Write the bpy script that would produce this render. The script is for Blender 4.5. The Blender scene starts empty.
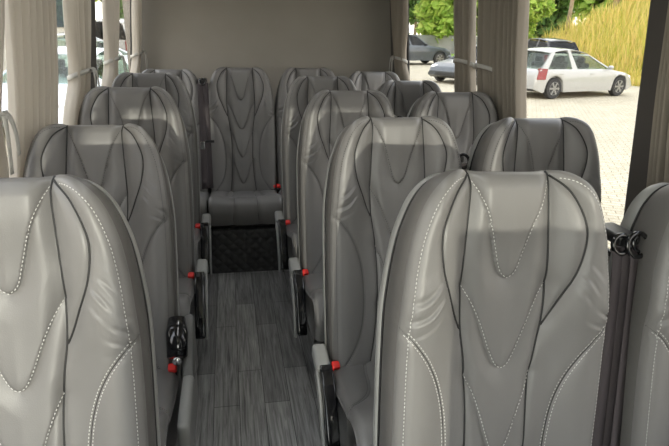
import bpy, math, random
import numpy as np
from mathutils import Matrix, Vector
R_ = random.Random(7)
rng = np.random.default_rng(11)
sc = bpy.context.scene
FILL = 3.0  # strength of the added ceiling fill strips
COL = sc.collection
PI = math.pi

# ------------------------------------------------------------------ helpers
def tag(o, label=None, cat=None, group=None, kind=None):
    if label: o['label'] = label
    if cat: o['category'] = cat
    if group: o['group'] = group
    if kind: o['kind'] = kind
    return o

def empty(name, loc=(0, 0, 0), rz=0.0):
    o = bpy.data.objects.new(name, None)
    COL.objects.link(o)
    o.location = loc
    o.rotation_euler = (0, 0, rz)
    o.empty_display_size = .1
    return o

def rename(o):
    return o

class MB:
    """collects geometry and links it as one mesh object"""
    def __init__(s):
        s.v = []; s.f = []
    def add(s, verts, faces):
        b = len(s.v)
        s.v.extend([tuple(map(float, p)) for p in verts])
        s.f.extend([tuple(int(i) + b for i in f) for f in faces])
        return s
    def box(s, c, d, rot=None):
        hx, hy, hz = d[0] / 2, d[1] / 2, d[2] / 2
        vs = [Vector((x * hx, y * hy, z * hz)) for x in (-1, 1) for y in (-1, 1) for z in (-1, 1)]
        if rot is not None: vs = [rot @ v for v in vs]
        vs = [v + Vector(c) for v in vs]
        return s.add(vs, [(0, 1, 3, 2), (4, 6, 7, 5), (0, 4, 5, 1), (2, 3, 7, 6), (0, 2, 6, 4), (1, 5, 7, 3)])
    def hexa(s, p):  # 8 points: bottom 4 ring, top 4 ring
        return s.add(p, [(3, 2, 1, 0), (4, 5, 6, 7), (0, 1, 5, 4), (1, 2, 6, 5), (2, 3, 7, 6), (3, 0, 4, 7)])
    def tube(s, pts, r, n=8, cap=True, flat=None):
        pts = [Vector(p) for p in pts]
        N = len(pts)
        rs = r if hasattr(r, '__len__') else [r] * N
        up = None; rings = []
        for i, p in enumerate(pts):
            t = (pts[min(i + 1, N - 1)] - pts[max(i - 1, 0)])
            if t.length < 1e-9: t = Vector((0, 0, 1))
            t.normalize()
            if up is None:
                up = Vector((0, 0, 1)) if abs(t.z) < .9 else Vector((1, 0, 0))
            a = t.cross(up)
            if a.length < 1e-6: a = t.orthogonal()
            a.normalize(); up = a.cross(t).normalized()
            ring = []
            for k in range(n):
                q = 2 * PI * k / n
                fx, fy = (1, 1) if flat is None else flat
                ring.append(p + a * (math.cos(q) * rs[i] * fx) + up * (math.sin(q) * rs[i] * fy))
            rings.append(ring)
        vs = [v for rg in rings for v in rg]; fs = []
        for i in range(N - 1):
            for k in range(n):
                k2 = (k + 1) % n
                fs.append((i * n + k, i * n + k2, (i + 1) * n + k2, (i + 1) * n + k))
        if cap:
            fs.append(tuple(range(n - 1, -1, -1))); fs.append(tuple((N - 1) * n + k for k in range(n)))
        return s.add(vs, fs)
    def lathe(s, prof, axis='z', c=(0, 0, 0), n=24):
        vs = []; fs = []
        for r, h in prof:
            for k in range(n):
                q = 2 * PI * k / n
                p = {'z': (r * math.cos(q), r * math.sin(q), h), 'x': (h, r * math.cos(q), r * math.sin(q)), 'y': (r * math.cos(q), h, r * math.sin(q))}[axis]
                vs.append((p[0] + c[0], p[1] + c[1], p[2] + c[2]))
        for i in range(len(prof) - 1):
            for k in range(n):
                k2 = (k + 1) % n
                fs.append((i * n + k, i * n + k2, (i + 1) * n + k2, (i + 1) * n + k))
        fs.append(tuple(range(n - 1, -1, -1))); fs.append(tuple((len(prof) - 1) * n + k for k in range(n)))
        return s.add(vs, fs)
    def ball(s, c, r, n=10, m=7):
        rx, ry, rz = (r, r, r) if not hasattr(r, '__len__') else r
        prof = []
        vs = []; fs = []
        for i in range(m + 1):
            a = PI * i / m
            for k in range(n):
                q = 2 * PI * k / n
                vs.append((c[0] + rx * math.sin(a) * math.cos(q), c[1] + ry * math.sin(a) * math.sin(q), c[2] + rz * math.cos(a)))
        for i in range(m):
            for k in range(n):
                k2 = (k + 1) % n
                fs.append((i * n + k, (i + 1) * n + k, (i + 1) * n + k2, i * n + k2))
        return s.add(vs, fs)
    def build(s, name, m, parent=None, smooth=True, bevel=0, seg=2, solid=0, sub=0, mats=None):
        me = bpy.data.meshes.new(name)
        me.from_pydata(s.v, [], s.f)
        me.update()
        o = bpy.data.objects.new(name, me)
        COL.objects.link(o)
        if m: me.materials.append(m)
        if parent: o.parent = parent
        if smooth:
            me.polygons.foreach_set('use_smooth', [True] * len(me.polygons))
        if solid:
            d = o.modifiers.new('s', 'SOLIDIFY'); d.thickness = solid; d.offset = 0
        if bevel:
            b = o.modifiers.new('b', 'BEVEL'); b.width = bevel; b.segments = seg; b.limit_method = 'ANGLE'; b.angle_limit = .6
            b.harden_normals = False
        if sub:
            q = o.modifiers.new('q', 'SUBSURF'); q.levels = sub; q.render_levels = sub
        if smooth and bevel:
            w = o.modifiers.new('w', 'WEIGHTED_NORMAL')
        return o

def grid_faces(nr, nc):
    i = np.arange(nr - 1)[:, None]; j = np.arange(nc - 1)[None, :]
    a = i * nc + j
    return np.stack([a, a + 1, a + nc + 1, a + nc], -1).reshape(-1, 4)

def cr(pts, n=12):
    """Catmull-Rom through 2D/3D points, returns a dense numpy polyline"""
    P = np.array(pts, float)
    P = np.vstack([2 * P[0] - P[1], P, 2 * P[-1] - P[-2]])
    out = []
    for i in range(1, len(P) - 2):
        for k in range(n):
            t = k / n
            out.append(.5 * ((2 * P[i]) + (-P[i - 1] + P[i + 1]) * t + (2 * P[i - 1] - 5 * P[i] + 4 * P[i + 1] - P[i + 2]) * t * t
                             + (-P[i - 1] + 3 * P[i] - 3 * P[i + 1] + P[i + 2]) * t ** 3))
    out.append(P[-2])
    return np.array(out)

def resample(P, step):
    d = np.r_[0, np.cumsum(np.linalg.norm(np.diff(P, axis=0), axis=1))]
    n = max(2, int(d[-1] / step) + 1)
    t = np.linspace(0, d[-1], n)
    return np.stack([np.interp(t, d, P[:, k]) for k in range(P.shape[1])], 1)

def dist_poly(Q, polys):
    """distance from points Q (n,2) to the nearest of the polylines"""
    best = np.full(len(Q), 9.0)
    for P in polys:
        for a, b in zip(P[:-1], P[1:]):
            ab = b - a; L = ab @ ab + 1e-12
            t = np.clip(((Q - a) @ ab) / L, 0, 1)
            dx = Q[:, 0] - a[0] - t * ab[0]; dy = Q[:, 1] - a[1] - t * ab[1]
            best = np.minimum(best, dx * dx + dy * dy)
    return np.sqrt(best)

def sst(x, a, b):
    t = np.clip((x - a) / (b - a), 0, 1)
    return t * t * (3 - 2 * t)

# ------------------------------------------------------------------ materials
def mat(name, col, rough=.5, metal=0.0, spec=.5, bump=None, var=None, coat=0, trans=0.0, coord='Object'):
    m = bpy.data.materials.new(name); m.use_nodes = True
    nt = m.node_tree; N = nt.nodes; L = nt.links
    b = N['Principled BSDF']
    b.inputs['Base Color'].default_value = (*col, 1)
    b.inputs['Roughness'].default_value = rough
    b.inputs['Metallic'].default_value = metal
    b.inputs['Specular IOR Level'].default_value = spec
    b.inputs['Coat Weight'].default_value = coat
    tc = N.new('ShaderNodeTexCoord')
    if var:   # (scale, amount, detail)
        nz = N.new('ShaderNodeTexNoise'); nz.inputs['Scale'].default_value = var[0]; nz.inputs['Detail'].default_value = 5
        L.new(tc.outputs[coord], nz.inputs['Vector'])
        mp = N.new('ShaderNodeMapRange'); mp.inputs['From Min'].default_value = .3; mp.inputs['From Max'].default_value = .7
        mp.inputs['To Min'].default_value = 1 - var[1]; mp.inputs['To Max'].default_value = 1 + var[1]
        L.new(nz.outputs['Fac'], mp.inputs['Value'])
        mx = N.new('ShaderNodeMix'); mx.data_type = 'RGBA'; mx.blend_type = 'MULTIPLY'; mx.inputs['Factor'].default_value = 1
        mx.inputs['A'].default_value = (*col, 1)
        L.new(mp.outputs['Result'], mx.inputs['B'])
        L.new(mx.outputs['Result'], b.inputs['Base Color'])
    if bump:  # (kind, scale, strength, distance)
        if bump[0] == 'voronoi':
            t = N.new('ShaderNodeTexVoronoi'); out = t.outputs['Distance']
        else:
            t = N.new('ShaderNodeTexNoise'); t.inputs['Detail'].default_value = 3; out = t.outputs['Fac']
        t.inputs['Scale'].default_value = bump[1]
        L.new(tc.outputs[coord], t.inputs['Vector'])
        bp = N.new('ShaderNodeBump'); bp.inputs['Strength'].default_value = bump[2]; bp.inputs['Distance'].default_value = bump[3]
        L.new(out, bp.inputs['Height']); L.new(bp.outputs['Normal'], b.inputs['Normal'])
    return m

def glass_mat(name, tint, refl=.08):
    m = bpy.data.materials.new(name); m.use_nodes = True
    nt = m.node_tree; N = nt.nodes; L = nt.links
    N.remove(N['Principled BSDF'])
    tr = N.new('ShaderNodeBsdfTransparent'); tr.inputs['Color'].default_value = (*tint, 1)
    gl = N.new('ShaderNodeBsdfGlossy'); gl.inputs['Roughness'].default_value = .02
    fr = N.new('ShaderNodeLayerWeight'); fr.inputs['Blend'].default_value = refl
    tc = N.new('ShaderNodeTexCoord')
    mx = N.new('ShaderNodeMixShader')
    pw = N.new('ShaderNodeMath'); pw.operation = 'POWER'; pw.inputs[1].default_value = 6
    ml = N.new('ShaderNodeMath'); ml.operation = 'MULTIPLY_ADD'; ml.inputs[1].default_value = refl * 4; ml.inputs[2].default_value = .03
    fr.inputs['Blend'].default_value = .5
    L.new(fr.outputs['Facing'], pw.inputs[0]); L.new(pw.outputs[0], ml.inputs[0]); L.new(ml.outputs[0], mx.inputs['Fac'])
    L.new(tr.outputs[0], mx.inputs[1]); L.new(gl.outputs[0], mx.inputs[2])
    L.new(mx.outputs[0], N['Material Output'].inputs['Surface'])
    return m

def fabric_mat(name, col, transl=.35, weave=900):
    m = bpy.data.materials.new(name); m.use_nodes = True
    nt = m.node_tree; N = nt.nodes; L = nt.links
    b = N['Principled BSDF']; b.inputs['Base Color'].default_value = (*col, 1); b.inputs['Roughness'].default_value = .9
    b.inputs['Specular IOR Level'].default_value = .15
    t = N.new('ShaderNodeBsdfTranslucent'); t.inputs['Color'].default_value = (*col, 1)
    mx = N.new('ShaderNodeMixShader'); mx.inputs['Fac'].default_value = transl
    tc = N.new('ShaderNodeTexCoord'); nz = N.new('ShaderNodeTexNoise'); nz.inputs['Scale'].default_value = weave
    bp = N.new('ShaderNodeBump'); bp.inputs['Strength'].default_value = .15; bp.inputs['Distance'].default_value = .001
    L.new(tc.outputs['Object'], nz.inputs['Vector']); L.new(nz.outputs['Fac'], bp.inputs['Height']); L.new(bp.outputs['Normal'], b.inputs['Normal'])
    L.new(b.outputs[0], mx.inputs[1]); L.new(t.outputs[0], mx.inputs[2])
    L.new(mx.outputs[0], N['Material Output'].inputs['Surface'])
    return m

def leaf_mat(name, c1, c2, transl=.4):
    m = bpy.data.materials.new(name); m.use_nodes = True
    nt = m.node_tree; N = nt.nodes; L = nt.links
    b = N['Principled BSDF']; b.inputs['Roughness'].default_value = .7
    b.inputs['Specular IOR Level'].default_value = .2
    g = N.new('ShaderNodeNewGeometry'); rp = N.new('ShaderNodeValToRGB')
    rp.color_ramp.elements[0].color = (*c1, 1); rp.color_ramp.elements[1].color = (*c2, 1)
    L.new(g.outputs['Random Per Island'], rp.inputs['Fac'])
    t = N.new('ShaderNodeBsdfTranslucent')
    mx = N.new('ShaderNodeMixShader'); mx.inputs['Fac'].default_value = transl
    L.new(rp.outputs['Color'], b.inputs['Base Color']); L.new(rp.outputs['Color'], t.inputs['Color'])
    L.new(b.outputs[0], mx.inputs[1]); L.new(t.outputs[0], mx.inputs[2])
    L.new(mx.outputs[0], N['Material Output'].inputs['Surface'])
    return m

M = {}
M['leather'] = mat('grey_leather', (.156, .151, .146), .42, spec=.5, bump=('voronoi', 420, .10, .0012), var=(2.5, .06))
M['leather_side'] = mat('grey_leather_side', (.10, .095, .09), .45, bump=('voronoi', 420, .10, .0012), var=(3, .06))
M['shell'] = mat('pale_grey_shell', (.24, .24, .23), .40, bump=('noise', 300, .05, .001), var=(4, .05))  # seat leather made paler, the light its edge catches put into the colour
M['piping'] = mat('dark_seam', (.012, .012, .012), .6)
M['thread'] = mat('white_thread', (.50, .49, .47), .8)
M['thread_dark'] = mat('grey_thread', (.055, .054, .052), .8)
M['black_plastic'] = mat('black_plastic', (.012, .012, .013), .35, bump=('noise', 400, .05, .001))
M['gloss_black'] = mat('gloss_black', (.006, .006, .007), .12, coat=.5)
M['grey_plastic'] = mat('grey_plastic', (.26, .26, .25), .45, bump=('noise', 500, .06, .001))
M['dgrey_plastic'] = mat('dark_grey_plastic', (.12, .12, .115), .5, bump=('noise', 500, .06, .001))
M['silver'] = mat('silver_trim', (.55, .56, .56), .3, metal=.6)
M['chrome'] = mat('chrome', (.8, .8, .8), .12, metal=1)
M['red'] = mat('red_button', (.75, .03, .025), .4)
M['webbing'] = mat('belt_webbing', (.055, .045, .048), .75, bump=('noise', 900, .2, .001))
M['steel'] = mat('dark_steel', (.03, .03, .032), .4, metal=.5)
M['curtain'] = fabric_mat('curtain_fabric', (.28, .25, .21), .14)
M['pale_curtain'] = fabric_mat('pale_curtain_fabric', (.60, .565, .51), .45)  # paler copy for the left side, window light put into the colour
M['tie'] = fabric_mat('tieback_fabric', (.50, .49, .46), .15)
M['rear_fabric'] = mat('rear_panel_fabric', (.28, .262, .235), .95, spec=.1, bump=('noise', 900, .3, .001), var=(3, .05))
M['wall'] = mat('wall_lining', (.24, .225, .20), .85, spec=.2, bump=('noise', 300, .15, .002), var=(4, .06))
M['post'] = mat('post_trim', (.055, .05, .045), .7, bump=('noise', 300, .1, .001))
M['ceil'] = mat('ceiling_lining', (.55, .54, .51), .9, bump=('noise', 300, .1, .001))
M['rubber'] = mat('rubber', (.012, .012, .012), .6)
M['glass'] = glass_mat('tinted_bus_glass', (.65, .64, .62), .03)
M['clear_glass'] = glass_mat('clear_bus_glass', (.93, .95, .93), .03)
M['lens'] = glass_mat('lamp_lens', (.8, .8, .8), .2)

def floor_mat():
    m = bpy.data.materials.new('wood_floor'); m.use_nodes = True
    nt = m.node_tree; N = nt.nodes; L = nt.links; b = N['Principled BSDF']
    tc = N.new('ShaderNodeTexCoord'); mp = N.new('ShaderNodeMapping'); mp.inputs['Rotation'].default_value = (0, 0, PI / 2)
    L.new(tc.outputs['Object'], mp.inputs['Vector'])
    br = N.new('ShaderNodeTexBrick'); br.inputs['Scale'].default_value = 1
    br.inputs['Brick Width'].default_value = .62; br.inputs['Row Height'].default_value = .098
    br.inputs['Mortar Size'].default_value = .0012; br.inputs['Mortar Smooth'].default_value = .2
    br.offset = .37; br.inputs['Bias'].default_value = 0
    br.inputs['Color1'].default_value = (.17, .168, .165, 1); br.inputs['Color2'].default_value = (.33, .325, .315, 1); br.inputs['Mortar'].default_value = (.012, .012, .012, 1)
    L.new(mp.outputs[0], br.inputs['Vector'])
    m2 = N.new('ShaderNodeMapping'); m2.inputs['Scale'].default_value = (55, 2.6, 1)
    L.new(tc.outputs['Object'], m2.inputs['Vector'])
    nz = N.new('ShaderNodeTexNoise'); nz.inputs['Scale'].default_value = 1.6; nz.inputs['Detail'].default_value = 7; nz.inputs['Roughness'].default_value = .65
    nz.inputs['Distortion'].default_value = .6
    L.new(m2.outputs[0], nz.inputs['Vector'])
    r = N.new('ShaderNodeMapRange'); r.inputs['From Min'].default_value = .3; r.inputs['From Max'].default_value = .7; r.inputs['To Min'].default_value = .35; r.inputs['To Max'].default_value = 1.6
    L.new(nz.outputs['Fac'], r.inputs['Value'])
    mx = N.new('ShaderNodeMix'); mx.data_type = 'RGBA'; mx.blend_type = 'MULTIPLY'; mx.inputs['Factor'].default_value = 1
    L.new(br.outputs['Color'], mx.inputs['A']); L.new(r.outputs[0], mx.inputs['B']); L.new(mx.outputs['Result'], b.inputs['Base Color'])
    b.inputs['Roughness'].default_value = .45
    bp = N.new('ShaderNodeBump'); bp.inputs['Strength'].default_value = .25; bp.inputs['Distance'].default_value = .002
    L.new(nz.outputs['Fac'], bp.inputs['Height']); L.new(bp.outputs[0], b.inputs['Normal'])
    return m
M['floor'] = floor_mat()

def paving_mat():
    m = bpy.data.materials.new('paving'); m.use_nodes = True
    nt = m.node_tree; N = nt.nodes; L = nt.links; b = N['Principled BSDF']
    tc = N.new('ShaderNodeTexCoord'); mp = N.new('ShaderNodeMapping'); mp.inputs['Rotation'].default_value = (0, 0, .5)
    L.new(tc.outputs['Object'], mp.inputs['Vector'])
    br = N.new('ShaderNodeTexBrick'); br.inputs['Scale'].default_value = 1
    br.inputs['Brick Width'].default_value = .21; br.inputs['Row Height'].default_value = .105; br.inputs['Mortar Size'].default_value = .007
    br.inputs['Color1'].default_value = (.39, .345, .25, 1); br.inputs['Color2'].default_value = (.47, .42, .31, 1); br.inputs['Mortar'].default_value = (.23, .185, .115, 1)
    L.new(mp.outputs[0], br.inputs['Vector'])
    nz = N.new('ShaderNodeTexNoise'); nz.inputs['Scale'].default_value = .7; nz.inputs['Detail'].default_value = 6
    L.new(tc.outputs['Object'], nz.inputs['Vector'])
    r = N.new('ShaderNodeMapRange'); r.inputs['To Min'].default_value = .8; r.inputs['To Max'].default_value = 1.2
    L.new(nz.outputs['Fac'], r.inputs['Value'])
    mx = N.new('ShaderNodeMix'); mx.data_type = 'RGBA'; mx.blend_type = 'MULTIPLY'; mx.inputs['Factor'].default_value = 1
    L.new(br.outputs['Color'], mx.inputs['A']); L.new(r.outputs[0], mx.inputs['B']); L.new(mx.outputs['Result'], b.inputs['Base Color'])
    b.inputs['Roughness'].default_value = .9
    return m
M['paving'] = paving_mat()

def quilt_mat():
    m = bpy.data.materials.new('quilted_carpet'); m.use_nodes = True
    nt = m.node_tree; N = nt.nodes; L = nt.links; b = N['Principled BSDF']
    b.inputs['Base Color'].default_value = (.04, .04, .04, 1); b.inputs['Roughness'].default_value = .7
    tc = N.new('ShaderNodeTexCoord')
    outs = []
    for a in (PI / 4, -PI / 4):
        mp = N.new('ShaderNodeMapping'); mp.vector_type = 'TEXTURE'; mp.inputs['Rotation'].default_value = (0, a, 0)
        L.new(tc.outputs['Object'], mp.inputs['Vector'])
        w = N.new('ShaderNodeTexWave'); w.wave_profile = 'SIN'; w.bands_direction = 'X'; w.inputs['Scale'].default_value = 7
        L.new(mp.outputs[0], w.inputs['Vector']); outs.append(w.outputs['Fac'])
    mn = N.new('ShaderNodeMath'); mn.operation = 'MULTIPLY'
    L.new(outs[0], mn.inputs[0]); L.new(outs[1], mn.inputs[1])
    sq = N.new('ShaderNodeMath'); sq.operation = 'POWER'; sq.inputs[1].default_value = .5
    L.new(mn.outputs[0], sq.inputs[0])
    bp = N.new('ShaderNodeBump'); bp.inputs['Strength'].default_value = .8; bp.inputs['Distance'].default_value = .01
    L.new(sq.outputs[0], bp.inputs['Height']); L.new(bp.outputs[0], b.inputs['Normal'])
    return m
M['quilt'] = quilt_mat()

# ------------------------------------------------------------------ camera (bus floor is z = 0, rear of the bus is +Y)
CH = 1.40
FPX, TH, PSI, RHO = 560., .3357, .1905, -.025
fw = Vector((math.sin(PSI) * math.cos(TH), math.cos(PSI) * math.cos(TH), -math.sin(TH)))
rt = Vector((math.cos(PSI), -math.sin(PSI), 0)); up = rt.cross(fw)
rt, up = rt * math.cos(RHO) - up * math.sin(RHO), up * math.cos(RHO) + rt * math.sin(RHO)
cam = bpy.data.objects.new('camera', bpy.data.cameras.new('camera')); COL.objects.link(cam)
cam.matrix_world = Matrix(((rt.x, up.x, -fw.x, 0), (rt.y, up.y, -fw.y, 0), (rt.z, up.z, -fw.z, CH), (0, 0, 0, 1)))
cam.data.sensor_width = 36; cam.data.lens = FPX / 669 * 36; cam.data.clip_start = .02; cam.data.clip_end = 400
sc.camera = cam

# ================================================================== SEAT
RC = .159                      # recline of a backrest
ZT = 1.143                     # height of the backrest top
VB = .80                       # length of the backrest
SR, CRr = math.sin(RC), math.cos(RC)
def bp3(u, v, d):
    """backrest (u across, v down from the top, d out of the front) -> seat space"""
    return np.stack([u, -v * SR - d * CRr, ZT - v * CRr + d * SR], -1)

half = {
 'main': [(.082, .0), (.079, .03), (.083, .10), (.087, .17), (.088, .22), (.085, .29), (.074, .36), (.066, .44), (.064, .57), (.070, .68), (.085, .80)],
 'leaf': [(.084, .006), (.114, .035), (.138, .085), (.144, .125), (.135, .18), (.114, .235), (.098, .275), (.086, .30)],
 'bol': [(.2115, .285), (.187, .310), (.157, .352), (.132, .405), (.115, .47), (.107, .55), (.109, .62), (.124, .69), (.155, .745), (.195, .80)],
 'v1': [(.080, .010), (.062, .045), (.044, .09), (.028, .145), (.016, .185), (.0, .200)],
 'v2': [(.088, .212), (.066, .248), (.045, .295), (.026, .345), (.012, .372), (.0, .380)],
 'v3': [(.070, .395), (.054, .43), (.038, .475), (.022, .525), (.010, .552), (.0, .559)],
 'v4': [(.065, .575), (.050, .61), (.035, .65), (.020, .695), (.009, .722), (.0, .730)],
}
outl = [(.10, -.004), (.124, .002), (.147, .018), (.167, .044), (.183, .082), (.195, .125), (.204, .185), (.211, .26), (.2135, .32), (.214, .42), (.213, .55), (.211, .68), (.209, .80)]
HALF = {k: cr(v, 10) for k, v in half.items()}
def both(k):
    a = HALF[k]; b = a * np.array([-1, 1])
    return [a, b]
OUTR = cr([(.0, .0), (.04, .0), (.075, -.0005)] + outl, 8)
OUT_FULL = np.vstack([(OUTR * np.array([-1, 1]))[::-1], OUTR[1:]])   # bottom left, over the top, to bottom right
OUTD = resample(OUT_FULL, .006)
PIPES = both('main') + both('leaf')
STITCH = both('v1') + both('v2') + both('v3') + both('v4')
BOL = both('bol')
sp = [resample(p, .012) for p in PIPES]; ss = [resample(p, .012) for p in STITCH]; sb = [resample(p, .012) for p in BOL]
so = [resample(OUT_FULL, .008)]
RE = .030
def depth(u, v):
    Q = np.stack([u, v], -1)
    au = np.abs(u)
    dp = dist_poly(Q, sp); ds = dist_poly(Q, ss); db = dist_poly(Q, sb); e = dist_poly(Q, so)
    d = .034 * sst(au, .085, .175) * sst(v, .17, .36) + .038 * sst(au, .07, .155) * (1 - sst(v, .2, .36))
    d += .012 * np.exp(-((v - .56) / .16) ** 2) * (1 - sst(au, .05, .12))
    # head cushion inside the first V is full, the chevrons below it step over one another
    d += .012 * np.exp(-((v - .05) / .08) ** 2) * (1 - sst(au, .05, .085))
    d += .0115 * (1 - np.exp(-dp / .010)) + .0085 * (1 - np.exp(-ds / .020)) + .0055 * (1 - np.exp(-db / .007))
    vk = [np.full_like(v, -.08)] + [np.interp(au, HALF['v%d' % k][::-1, 0], HALF['v%d' % k][::-1, 1]) for k in (1, 2, 3, 4)]
    for k in range(4):
        t = (v - vk[k]) / np.maximum(vk[k + 1] - vk[k], .02)
        d += .0085 * np.where((t > 0) & (t <= 1), np.clip(t, 0, 1) ** 2.2, 0) * (1 - sst(au, .045, .08))
    # creases of the bolster above the double seam
    win = sst(au, .125, .155) * (1 - sst(au, .198, .211)) * np.exp(-((v - .245) / .055) ** 2)
    ph = v - .45 * (au - .19) * (1 + .8 * np.sin(9 * v))
    ph = ph + .005 * np.sin(55 * u + 31 * v) + .004 * np.sin(23 * v - 70 * u)
    win = win * (.65 + .6 * np.sin(38 * v + 47 * u))
    d += win * (.0022 * np.sin(ph * 2 * PI / .034) + .0010 * np.sin(ph * 2 * PI / .017 + 40 * au))
    x = np.clip((RE - e) / RE, 0, 1)
    d -= RE * 1.0 * (1 - np.sqrt(np.clip(1 - x * x, 0, 1)))
    # narrow flat seam allowance outside the edge stitching
    d += .0025 * (sst(e, .010, .016) - 1) * sst(v, .02, .08)
    return d

def vtop(au):
    return np.interp(au, OUTR[:, 0][:70], np.maximum.accumulate(OUTR[:, 1][:70])) if False else np.interp(au, TOPU, TOPV)
iw = int(np.argmax(OUTR[:, 0])); TOPU = np.maximum.accumulate(OUTR[:iw + 1, 0] + np.arange(iw + 1) * 1e-9); TOPV = OUTR[:iw + 1, 1]
WMAX = OUTR[iw, 0]; VW = OUTR[iw, 1]
def width_at(v):
    return np.where(v <= VW, WMAX, np.interp(v, OUTR[iw:, 1], OUTR[iw:, 0]))

def backrest_front():
    nu, nv = 181, 230
    s = np.linspace(-1, 1, nu)
    a = .45 * s + .55 * np.sin(s * PI / 2)
    b = np.linspace(0, 1, nv); b = .75 * b + .25 * b ** 2.2
    A, B = np.meshgrid(a, b)
    U0 = A * WMAX
    V = vtop(np.abs(U0)); V = V + (VB - V) * B
    U = U0 * width_at(V) / WMAX
    u, v = U.ravel(), V.ravel()
    d = np.concatenate([depth(u[i:i + 8000], v[i:i + 8000]) for i in range(0, len(u), 8000)])
    m = MB(); m.v = [tuple(p) for p in bp3(u, v, d).tolist()]
    m.f = [tuple(f) for f in grid_faces(nv, nu)[:, ::-1].tolist()]
    return m

def outline_normals():
    t = np.gradient(OUTD, axis=0); t /= np.linalg.norm(t, axis=1)[:, None]
    n = np.stack([t[:, 1], -t[:, 0]], -1)
    return n
ONRM = outline_normals()
if ONRM[len(ONRM) // 2][1] > 0: ONRM = -ONRM
DEDGE = depth(OUTD[:, 0], OUTD[:, 1])
def band(prof, close=False, drop=0.0, blend=None):
    """rows of the outline pushed outwards by off and back to depth d; blend mixes in the depth of the pad edge"""
    rows = []
    for k, (off, d) in enumerate(prof):
        q = OUTD + ONRM * off
        dr = drop[k] if hasattr(drop, '__len__') else drop
        q = np.stack([q[:, 0] * (1 - .25 * dr / .02 * .12 * (1 - sst(q[:, 1], .0, .30))), q[:, 1] + dr * (1 - sst(q[:, 1], .0, .34))], -1)
        dd = np.full(len(q), d) if not blend else d * (1 - blend[k]) + (DEDGE + .001) * blend[k]
        rows.append(bp3(q[:, 0], q[:, 1], dd))
    V = np.vstack(rows); m = MB(); m.v = [tuple(p) for p in V.tolist()]
    n = len(OUTD); m.f = [tuple(f) for f in grid_faces(len(prof), n).tolist()]
    if close: m.f.append(tuple(range((len(prof) - 1) * n, len(prof) * n)))
    return m

def tubes_on(polys, r, lift, name, m, parent, n=6):
    b = MB()
    for P in polys:
        P = resample(P, .006)
        d = depth(P[:, 0], P[:, 1]) + lift
        b.tube([tuple(p) for p in bp3(P[:, 0], P[:, 1], d)], r, n)
    return b.build(name, m, parent)

def dashes(b, P3, N3, L=.0050, gap=.0026, r=.00085):
    d = np.r_[0, np.cumsum(np.linalg.norm(np.diff(P3, axis=0), axis=1))]
    t = 0.
    while t + L < d[-1]:
        p, q = [np.array([np.interp(x, d, P3[:, k]) for k in range(3)]) for x in (t, t + L)]
        nn = np.array([np.interp(t, d, N3[:, k]) for k in range(3)])
        ax = q - p; ln = np.linalg.norm(ax); ax /= ln + 1e-9
        sd = np.cross(ax, nn); sd /= np.linalg.norm(sd) + 1e-9
        c = (p + q) / 2
        vs = [p, p + ax * .001 + sd * r, p + ax * .001 + nn * r, p + ax * .001 - sd * r, q - ax * .001 + sd * r, q - ax * .001 + nn * r, q - ax * .001 - sd * r, q]
        b.add(vs, [(0, 1, 2), (0, 2, 3), (1, 4, 5, 2), (2, 5, 6, 3), (7, 5, 4), (7, 6, 5)])
        t += L + gap

def offset2(P, o):
    t = np.gradient(P, axis=0); t /= np.linalg.norm(t, axis=1)[:, None] + 1e-9
    return P + np.stack([-t[:, 1], t[:, 0]], -1) * o

NB = np.array([0, -CRr, SR])
def stitch_line(P):
    b = MB(); P = resample(P, .004)
    d = depth(P[:, 0], P[:, 1]) + .0006
    P3 = bp3(P[:, 0], P[:, 1], d)
    dashes(b, P3, np.tile(NB, (len(P3), 1)))
    return b
def stitching():
    out = []
    for k in ('v1', 'v2', 'v3', 'v4'):
        a = HALF[k]; out.append(stitch_line(np.vstack([a, (a * np.array([-1, 1]))[::-1][1:]])))
    for s in (1, -1):
        b = stitch_line(offset2(HALF['bol'] * np.array([s, 1]), .0042)[3:]); c = stitch_line(offset2(HALF['bol'] * np.array([s, 1]), -.0042)[3:])
        b.add(c.v, c.f); out.append(b)
        e = OUTR + 0
        tt = np.gradient(e, axis=0); tt /= np.linalg.norm(tt, axis=1)[:, None]
        e = e + np.stack([-tt[:, 1], tt[:, 0]], -1) * .0135
        e = e[e[:, 0] > .095]
        out.append(stitch_line(e * np.array([s, 1])))
    return out

# cushion: s runs from the backrest forward over the top and down the front
CW, CY0 = .223, -(VB - .035) * SR - .005
prof = cr([(0, .375), (-.10, .372), (-.22, .392), (-.34, .430), (-.405, .444), (-.447, .428), (-.463, .385), (-.458, .34), (-.445, .300)], 14)
PL = np.r_[0, np.cumsum(np.linalg.norm(np.diff(prof, axis=0), axis=1))]
CHALF = {
 'm': [(.07, .0), (.074, .10), (.085, .20), (.078, .30), (.068, .38), (.072, .5), (.08, .60)],
 'c': [(.10, .0), (.112, .07), (.118, .13), (.135, .20), (.168, .265), (.223, .320)],
 'v': [(.08, .22), (.060, .245), (.040, .30), (.022, .36), (.0, .375)],
}
CH_ = {k: cr(v, 10) for k, v in CHALF.items()}
cs_all = [resample(CH_[k] * np.array([s, 1]), .012) for k in CH_ for s in (1, -1)]
def cpos(u, s, d):
    y = np.interp(s, PL, prof[:, 0]); z = np.interp(s, PL, prof[:, 1])
    ty = np.interp(s + .004, PL, prof[:, 0]) - np.interp(s - .004, PL, prof[:, 0]); tz = np.interp(s + .004, PL, prof[:, 1]) - np.interp(s - .004, PL, prof[:, 1])
    l = np.sqrt(ty * ty + tz * tz) + 1e-9
    return np.stack([u, CY0 + y + d * tz / l, z - d * ty / l], -1)
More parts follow.
